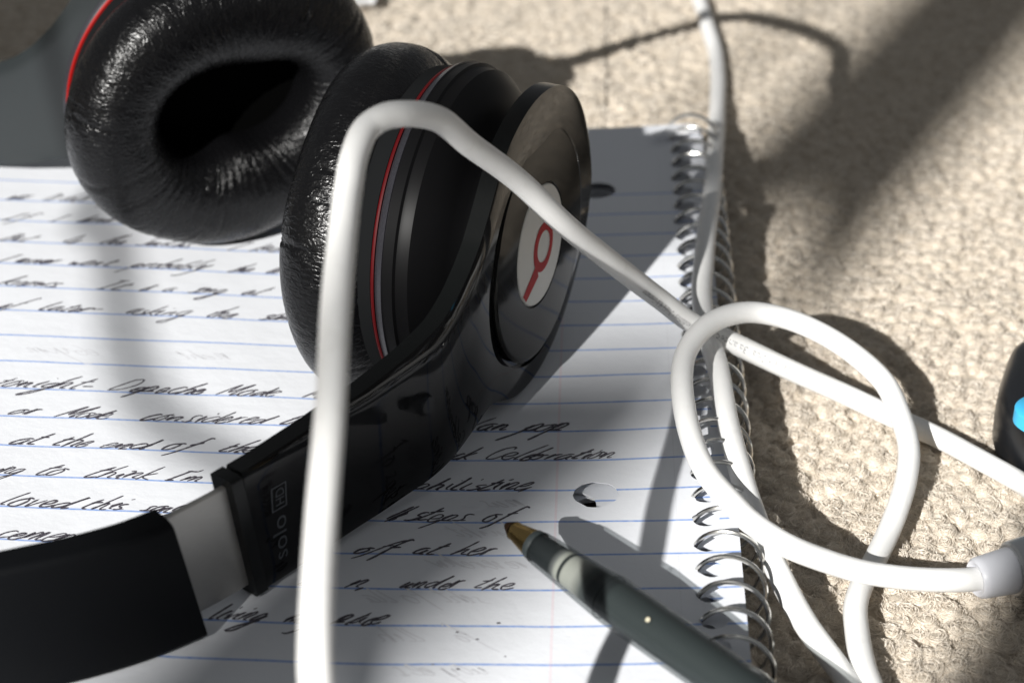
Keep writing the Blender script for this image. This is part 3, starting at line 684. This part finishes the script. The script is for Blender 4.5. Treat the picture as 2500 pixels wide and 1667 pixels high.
# ------------------------------------------------------------------ the white cable
cab = thing('audio_cable', 'long white audio cable arching over the headphones and looping across coil and carpet', 'cable', (20, 10, CARPET))
CR = 1.8
pD = [(-74, 100, 32), (-66, 101, 41), (-53, 98, 55), (-42.5, 92, 68), (-36.5, 68, 79.5), (-40, 27, 96), (-54, -20, 112), (-65, -58, 124), (-77, -102, 136), (-96, -140, 172), (-110, -155, 232), (-150, -155, 288), (-260, -150, 298), (-380, -170, 248), (-420, -220, 100), (-390, -270, 6), (-280, -290, -4.4), (-150, -270, -4.4), (-80, -245, 6), (-52, -185, 32)]
pA = [tuple(at(*p)) for p in ((727, 1690, 43), (724, 1500, 50), (738, 1200, 56), (758, 950, 62), (772, 700, 67), (787, 540, 69), (800, 435, 70), (815, 355, 71), (842, 295, 72), (878, 270, 72.5), (920, 262, 72), (1004, 273, 68), (1079, 332, 60.5), (1187, 412, 50.5), (1295, 514, 39.5), (1380, 583, 30), (1450, 637, 22), (1520, 690, 15), (1590, 742, 10), (1700, 795, 6.5), (1820, 852, 2.), (1940, 905, -2.2), (2050, 957, -4), (2150, 1002, -4.4), (2250, 1055, -4.4), (2352, 1112, -4.4), (2430, 1165, -4.4))]
pR = [(76, 2, -4.4), (100, 4, -4.4), (135, 50, -4.4), (170, 150, -4.4), (155, 262, -4.4), (75, 305, -4.4), (22, 300, -5)]
pB = [tuple(at(*p)) for p in ((1585, -50, -5.6), (1606, 0, -5.6), (1625, 60, -5.6), (1643, 120, -5.6), (1649, 180, -5.4), (1648, 240, -4.8), (1646, 300, -2), (1641, 360, 3.), (1636, 440, 6.4), (1625, 520, 7.4), (1617, 600, 7.6), (1612, 680, 7.6), (1626, 770, 7.0), (1647, 836, 6.6), (1672, 969, 5.4), (1701, 1084, 4.6), (1724, 1159, 3.6), (1785, 1308, .8), (1852, 1434, -1.8), (1922, 1529, -4.4), (1985, 1625, -4.4))]
pT = [(27, -62, -4.4), (32, -80, -4.4), (44, -90, -4.4), (52, -80, -4.4), (44, -66, -4.2)]
pC = [tuple(at(*p)) for p in ((2030, 1625, -4.2), (1997, 1567, -4.2), (1979, 1510, -4.2), (1969, 1453, -4.2), (1965, 1396, -4.2), (1978, 1346, -4.2), (2009, 1286, -4), (2036, 1232, -3.6), (2058, 1179, -2.6), (2081, 1103, -1), (2087, 1026, .6), (2066, 950, 2.2), (2028, 874, 4.2), (1952, 806, 7.4), (1876, 760, 10.), (1800, 730, 12), (1724, 717, 13.3), (1656, 730, 14), (1610, 760, 13.8), (1576, 810, 12.8), (1566, 875, 11.6), (1583, 988, 9.4), (1622, 1084, 8), (1686, 1159, 7), (1724, 1198, 6.4), (1800, 1248, 5.2), (1895, 1287, 2.6), (1990, 1314, .6), (2104, 1329, -.4), (2218, 1331, -1.2), (2262, 1326, -1.4))]
PW, SW = spline(np.array(pD+pA+pR+pB+pT+pC), .9)
mesh('sheath', *tube(PW, CR*(1+.012*np.sin(SW*.21)+.010*np.sin(SW*.083+1)), 20), M['cable'], cab)
# printing on the jacket, upside down as seen from the camera
def cable_text(txt, p_start, p_end, size, roll):
    i0 = int(np.argmin(np.linalg.norm(PW-np.array(p_start), axis=1))); i1 = int(np.argmin(np.linalg.norm(PW-np.array(p_end), axis=1)))
    V, F = text_mesh(txt, size, 1); L = abs(SW[i1]-SW[i0]); k = L/V[:, 0].max(); T, N, B = frames(PW); out = []
    for x, y, _ in V:
        s = SW[i1]-x*k; p = np.array([np.interp(s, SW, PW[:, j]) for j in range(3)]); i = min(len(SW)-2, int(np.searchsorted(SW, s)))
        t = T[i]; tc = unit(CAM-p); e1 = unit(tc-t*(tc@t)); e2 = np.cross(t, e1)
        if e2@UP > 0: e2 = -e2            # e2 points down the picture
        a = roll+(y-size*.35)/CR
        out.append(p+(CR+.02)*(math.cos(a)*e1+math.sin(a)*e2))
    return out, F
ta = cable_text('High Performance Mini Stereo Audio Cable • Dual Balanced', at(1640, 765, 8.5), at(2105, 980, -4), 1.75, .12)
tb = cable_text('Conductors • Double Helix Construction', at(1240, 462, 25), at(1592, 744, 9.8), 1.75, .42)
mesh('jacket_print', *join(ta, tb), M['cable_print'], cab, smooth=False)
# plug at the end
e0 = at(2240, 1329, -1.3); e1 = at(2420, 1285, -.6); ax = unit(e1-e0); pa = unit(np.cross([0, 0, 1.], ax)); pb = np.cross(ax, pa)
mesh('plug_collar', *lathe(e0, ax, pa, pb, [(.6, 1.7), (.1, 2.2), (0, 2.7), (.35, 3.05), (1.2, 3.2), (6.1, 3.55), (6.15, 3.2)], 48), M['collar'], cab)
mesh('plug_body', *lathe(e0, ax, pa, pb, [(5.9, 2.8), (5.9, 3.9), (6.3, 4.3), (8.5, 4.5), (24, 4.5), (25, 4.1), (25, 1.75), (38, 1.75), (39, 1.2), (39.5, .01)], 48), M['plug_metal'], cab)
# bend guard where the cable meets the far ear cup
mesh('bend_guard', *tube(spline(np.array(pD[:3]), .8)[0], np.linspace(3.1, 2.1, len(spline(np.array(pD[:3]), .8)[0])), 16), M['cable'], cab)

# ------------------------------------------------------------------ the pen
p0 = at(1160, 1203, 11.8); p1 = at(1534, 1466, 9.4); pax = unit(p1-p0)
pen = thing('pen', 'smoky clear ballpoint pen with brass tip resting across the coil', 'pen', tuple(p0))
qa = unit(np.cross([0, 0, 1.], pax)); qb = np.cross(pax, qa)
def tp(px):
    # distance along the pen for a picture column
    a, b = 0., 200.
    for _ in range(40):
        c = (a+b)/2; d = p0+pax*c-CAM
        if (1250+F_PX*(d@RT)/(d@W_))/KPX < px: a = c
        else: b = c
    return a
t = {k: tp(k) for k in (1162, 1176, 1180, 1224, 1234, 1290, 1305, 1318, 1352, 1395, 1400, 1506)}
def pl(name, prof, m, parent=pen): return mesh(name, *lathe(p0, pax, qa, qb, prof, 40), m, parent)
pl('ball_tip', [(0, .01), (.15, .35), (t[1162]+.4, .65), (t[1176], 1.15), (t[1180], 1.2)], M['pen_dark'])
pl('brass_cone', [(t[1176], 1.1), (t[1180], 1.38), (t[1180]+.3, 1.42), (t[1180]+.5, 1.36), (t[1224]-.4, 2.0), (t[1224], 2.0)], M['brass'])
pl('tip_collar', [(t[1224]-.2, 1.6), (t[1224], 2.15), (t[1234], 2.3), (t[1234]+.2, 2.2)], M['pen_core'])
pl('grip', [(t[1234], 2.2), (t[1234]+.3, 2.42), (t[1290], 2.75), (t[1352], 3.15), (t[1395], 3.42), (t[1395]+.3, 3.4)], M['smoky'])
tube_p = [(t[1234], 1.9)]+[(x, 1.95+1.0*(x-t[1234])/(t[1400]+2-t[1234])) for x in np.linspace(t[1234]+.2, t[1400]+2, 24)]+[(118, 3.0), (118, .01)]
u0_, u1_ = tp(1268), t[1400]+2
VT, FT = lathe(p0, pax, qa, qb, tube_p, 40)
mesh('ink_tube', VT, FT, M['pen_tube'], pen, uv=[((x-u0_)/(u1_-u0_), 0) for _ in range(40) for x, r in tube_p])
pl('barrel', [(t[1395]+.3, 3.0), (t[1395]+.35, 3.46), (t[1400]+.6, 3.5), (60, 3.55), (124, 3.5), (125, 3.1), (125.5, .01)], M['smoky'])
hd = unit(CAM-(p0+pax*t[1506])); hd = unit(hd-pax*(hd@pax)); hd = unit(hd*.97-unit(np.cross(pax, hd))*.15)
a_, b_ = axes(hd)
mesh('vent_hole', *lathe(p0+pax*t[1506]+hd*3.42, hd, a_, b_, [(0, .36), (.14, .34), (.16, .01)], 16), M['brass_dot'], pen)

# ------------------------------------------------------------------ small things
# black gadget poking in at the right
gp = [at(x, y, 1.) for x, y in ((2352, 806), (2318, 830), (2303, 866), (2288, 922), (2292, 952), (2308, 982), (2352, 1027), (2420, 1085), (2520, 1120), (2600, 1060), (2640, 940), (2600, 830), (2500, 770), (2420, 775))]
gc = np.mean(gp, axis=0); gad = thing('plastic_gadget', 'black rounded plastic gadget with a bright blue inset at the right edge', 'gadget', (gc[0], gc[1], CARPET))
gq, _ = spline(np.array(gp), 1.2, closed=True); k = len(gq); V = []; F = []
lev = [(-7.5, .90), (-5, .985), (-1, 1.0), (2, .985), (4.2, .93), (5.6, .82), (6.2, .66), (6.4, .4)]
for z, f in lev:
    for p in gq: V.append((gc[0]+(p[0]-gc[0])*f, gc[1]+(p[1]-gc[1])*f, z))
for i in range(len(lev)-1):
    for j in range(k): F.append((i*k+j, i*k+(j+1) % k, (i+1)*k+(j+1) % k, (i+1)*k+j))
F.append(tuple((len(lev)-1)*k+j for j in range(k)))
mesh('case', V, F, M['gadget'], gad)
bi = at(2392, 955, 5.4); V = []; F = []
ring = [(bi[0]+4.4*math.cos(a), bi[1]+5.2*math.sin(a)*(1+.2*math.cos(a))) for a in np.linspace(0, 2*math.pi, 29)[:-1]]
for z, f in ((4.2, 1.), (6.5, 1.), (6.85, .9), (6.95, .5)):
    V += [(bi[0]+(x-bi[0])*f, bi[1]+(y-bi[1])*f, z) for x, y in ring]
for i in range(3): F += [(i*28+j, i*28+(j+1) % 28, (i+1)*28+(j+1) % 28, (i+1)*28+j) for j in range(28)]
F.append(tuple(84+j for j in range(28)))
mesh('blue_inset', V, F, M['cyan'], gad)
# torn paper caught in the coil; white piece of unknown kind beyond the far cup
def shred(name, outline, seed, label, cat, zs, amp):
    rng = np.random.default_rng(seed); n = len(outline[0]); V = []; F = []
    for r, row in enumerate(outline):
        for p in row: V.append(np.array(at(p[0], p[1], zs[r]))+rng.normal(0, amp, 3)*np.array([1, 1, .8]))
    for r in range(len(outline)-1):
        for i in range(n-1): F.append((r*n+i, r*n+i+1, (r+1)*n+i+1, (r+1)*n+i))
    c = np.mean(V, axis=0)
    o = mesh(name, V, F, M['scrap'], loc=(c[0], c[1], min(v[2] for v in V)))
    s = o.modifiers.new('thickness', 'SOLIDIFY'); s.thickness = .15*MM
    ss_ = o.modifiers.new('round', 'SUBSURF'); ss_.levels = 1; ss_.render_levels = 2
    tag(o, label, cat); return o
shred('torn_paper_strip', [[(1500+i*13, 322-i*1.5-(6 if i % 2 else 0)) for i in range(9)], [(1498+i*13, 312-i*1.6) for i in range(9)], [(1500+i*12.5, 300-i*1.3-(4 if i % 3 == 0 else 0)) for i in range(9)]], 4,
      'small torn white paper strip caught in the top of the coil', 'paper scrap', (3.6, 5.4, 4.6), .35)
shred('white_piece', [[(775+i*11, 14+(5 if i in (4, 5) else 0)) for i in range(8)], [(775+i*13, 0) for i in range(8)], [(770+i*14, -24) for i in range(8)]], 5,
      'white piece of unknown kind on the carpet behind the far ear cup, at the top edge', 'paper scrap', (-5.5, -2, -4), .3)

# ------------------------------------------------------------------ unseen boards and a cord, added for the shadows they cast
def light_pt(g, tt_): return np.array(g)+(LAMP-np.array(g))*(tt_/DL)
A_DIR = np.array([math.sin(AZ), -math.cos(AZ)])
def a_point(a, along=45.):
    return np.array([A_DIR[0]*a+math.cos(AZ)*along, A_DIR[1]*a+math.sin(AZ)*along, CARPET])
blockers = thing('shadow_boards', 'pale upright boards added out of view to the left for the shade they cast', 'shadow board', tuple(light_pt(a_point(0), 1000)*[1, 1, 0]+[0, 0, -10]))
blockers['kind'] = 'structure'
def post(name, a0, a1, dist, m=M['frame'], z1=1500):
    p, q = light_pt(a_point(a0), dist), light_pt(a_point(a1), dist); d = unit((q-p)[:2]); nrm = np.array([-d[1], d[0]])*25
    b = [p[:2]-nrm*0, q[:2], q[:2]+nrm, p[:2]+nrm]
    V = [(x[0], x[1], z) for z in (-10, z1) for x in b]
    o = mesh(name, V, [(0, 1, 2, 3)[::-1], (4, 5, 6, 7), (0, 1, 5, 4), (1, 2, 6, 5), (2, 3, 7, 6), (3, 0, 4, 7)], m, blockers, smooth=False)
    return o
def board(name, poly, dist, m=M['frame']):
    # an upright board 22 thick, given by the outline of the shade it throws: (across, along) on the floor
    H = np.array([math.cos(AZ), math.sin(AZ)]); o = light_pt(a_point(0, 100.), dist)[:2]; V = []
    for k in (0., -22.):
        for a, gv in poly:
            g = np.array([(a+.4147*gv)/.90996, gv, CARPET+3]); d = LAMP-g
            t_ = ((o+H*k-g[:2])@H)/(d[:2]@H); V.append(g+d*t_)
    n = len(poly); F = [tuple(range(n)), tuple(range(2*n-1, n-1, -1))]+[(i, n+i, n+(i+1) % n, (i+1) % n) for i in range(n)]
    return mesh(name, V, F, m, blockers, smooth=False)
board('band_blocker', [(-47, 112), (-36, 98), (-27, 115), (-19, 84), (-11, 60), (-7, 28), (-5.5, 420), (-47, 420)], 1350)  # added unseen board, outline cut to the carpet's dark band
board('streak_blocker', [(-67, 138), (-63.5, 138), (-57, 420), (-61, 420)], 1100)  # added unseen strip for a faint soft streak on the carpet
board('page_blocker', [(-24, -420), (-17, -45), (-7, 26), (-9, 58), (-38, 56), (-54, 44), (-54, -420)], 1700)  # added unseen board that shades the middle of the page
board('corner_blocker', [(-520, 120), (-198, 120), (-198, 420), (-520, 420)], 700)  # added unseen board that darkens the far left carpet corner
board('side_blocker', [(45.5, -420), (330, -420), (330, 420), (45.5, 420)], 1000)  # added unseen board that darkens the near right carpet corner

# an unseen cord, added so that its soft shadow crosses the left page
cp_ = [light_pt(at(x, y, 0), 640) for x, y in ((236, 430), (262, 560), (278, 700), (300, 830), (352, 940), (440, 1010), (560, 1075), (700, 1180), (880, 1330))]
cp_ = [cp_[0]+np.array([5, 30, 500])]+cp_+[cp_[-1]+np.array([60, -30, -110])]
bc = thing('shadow_cord', 'thin pale cord added out of view for its soft shadow', 'cord', tuple(cp_[0]))
mesh('cord', *tube(spline(np.array(cp_), 4)[0], 1.7, 8), M['frame'], bc)
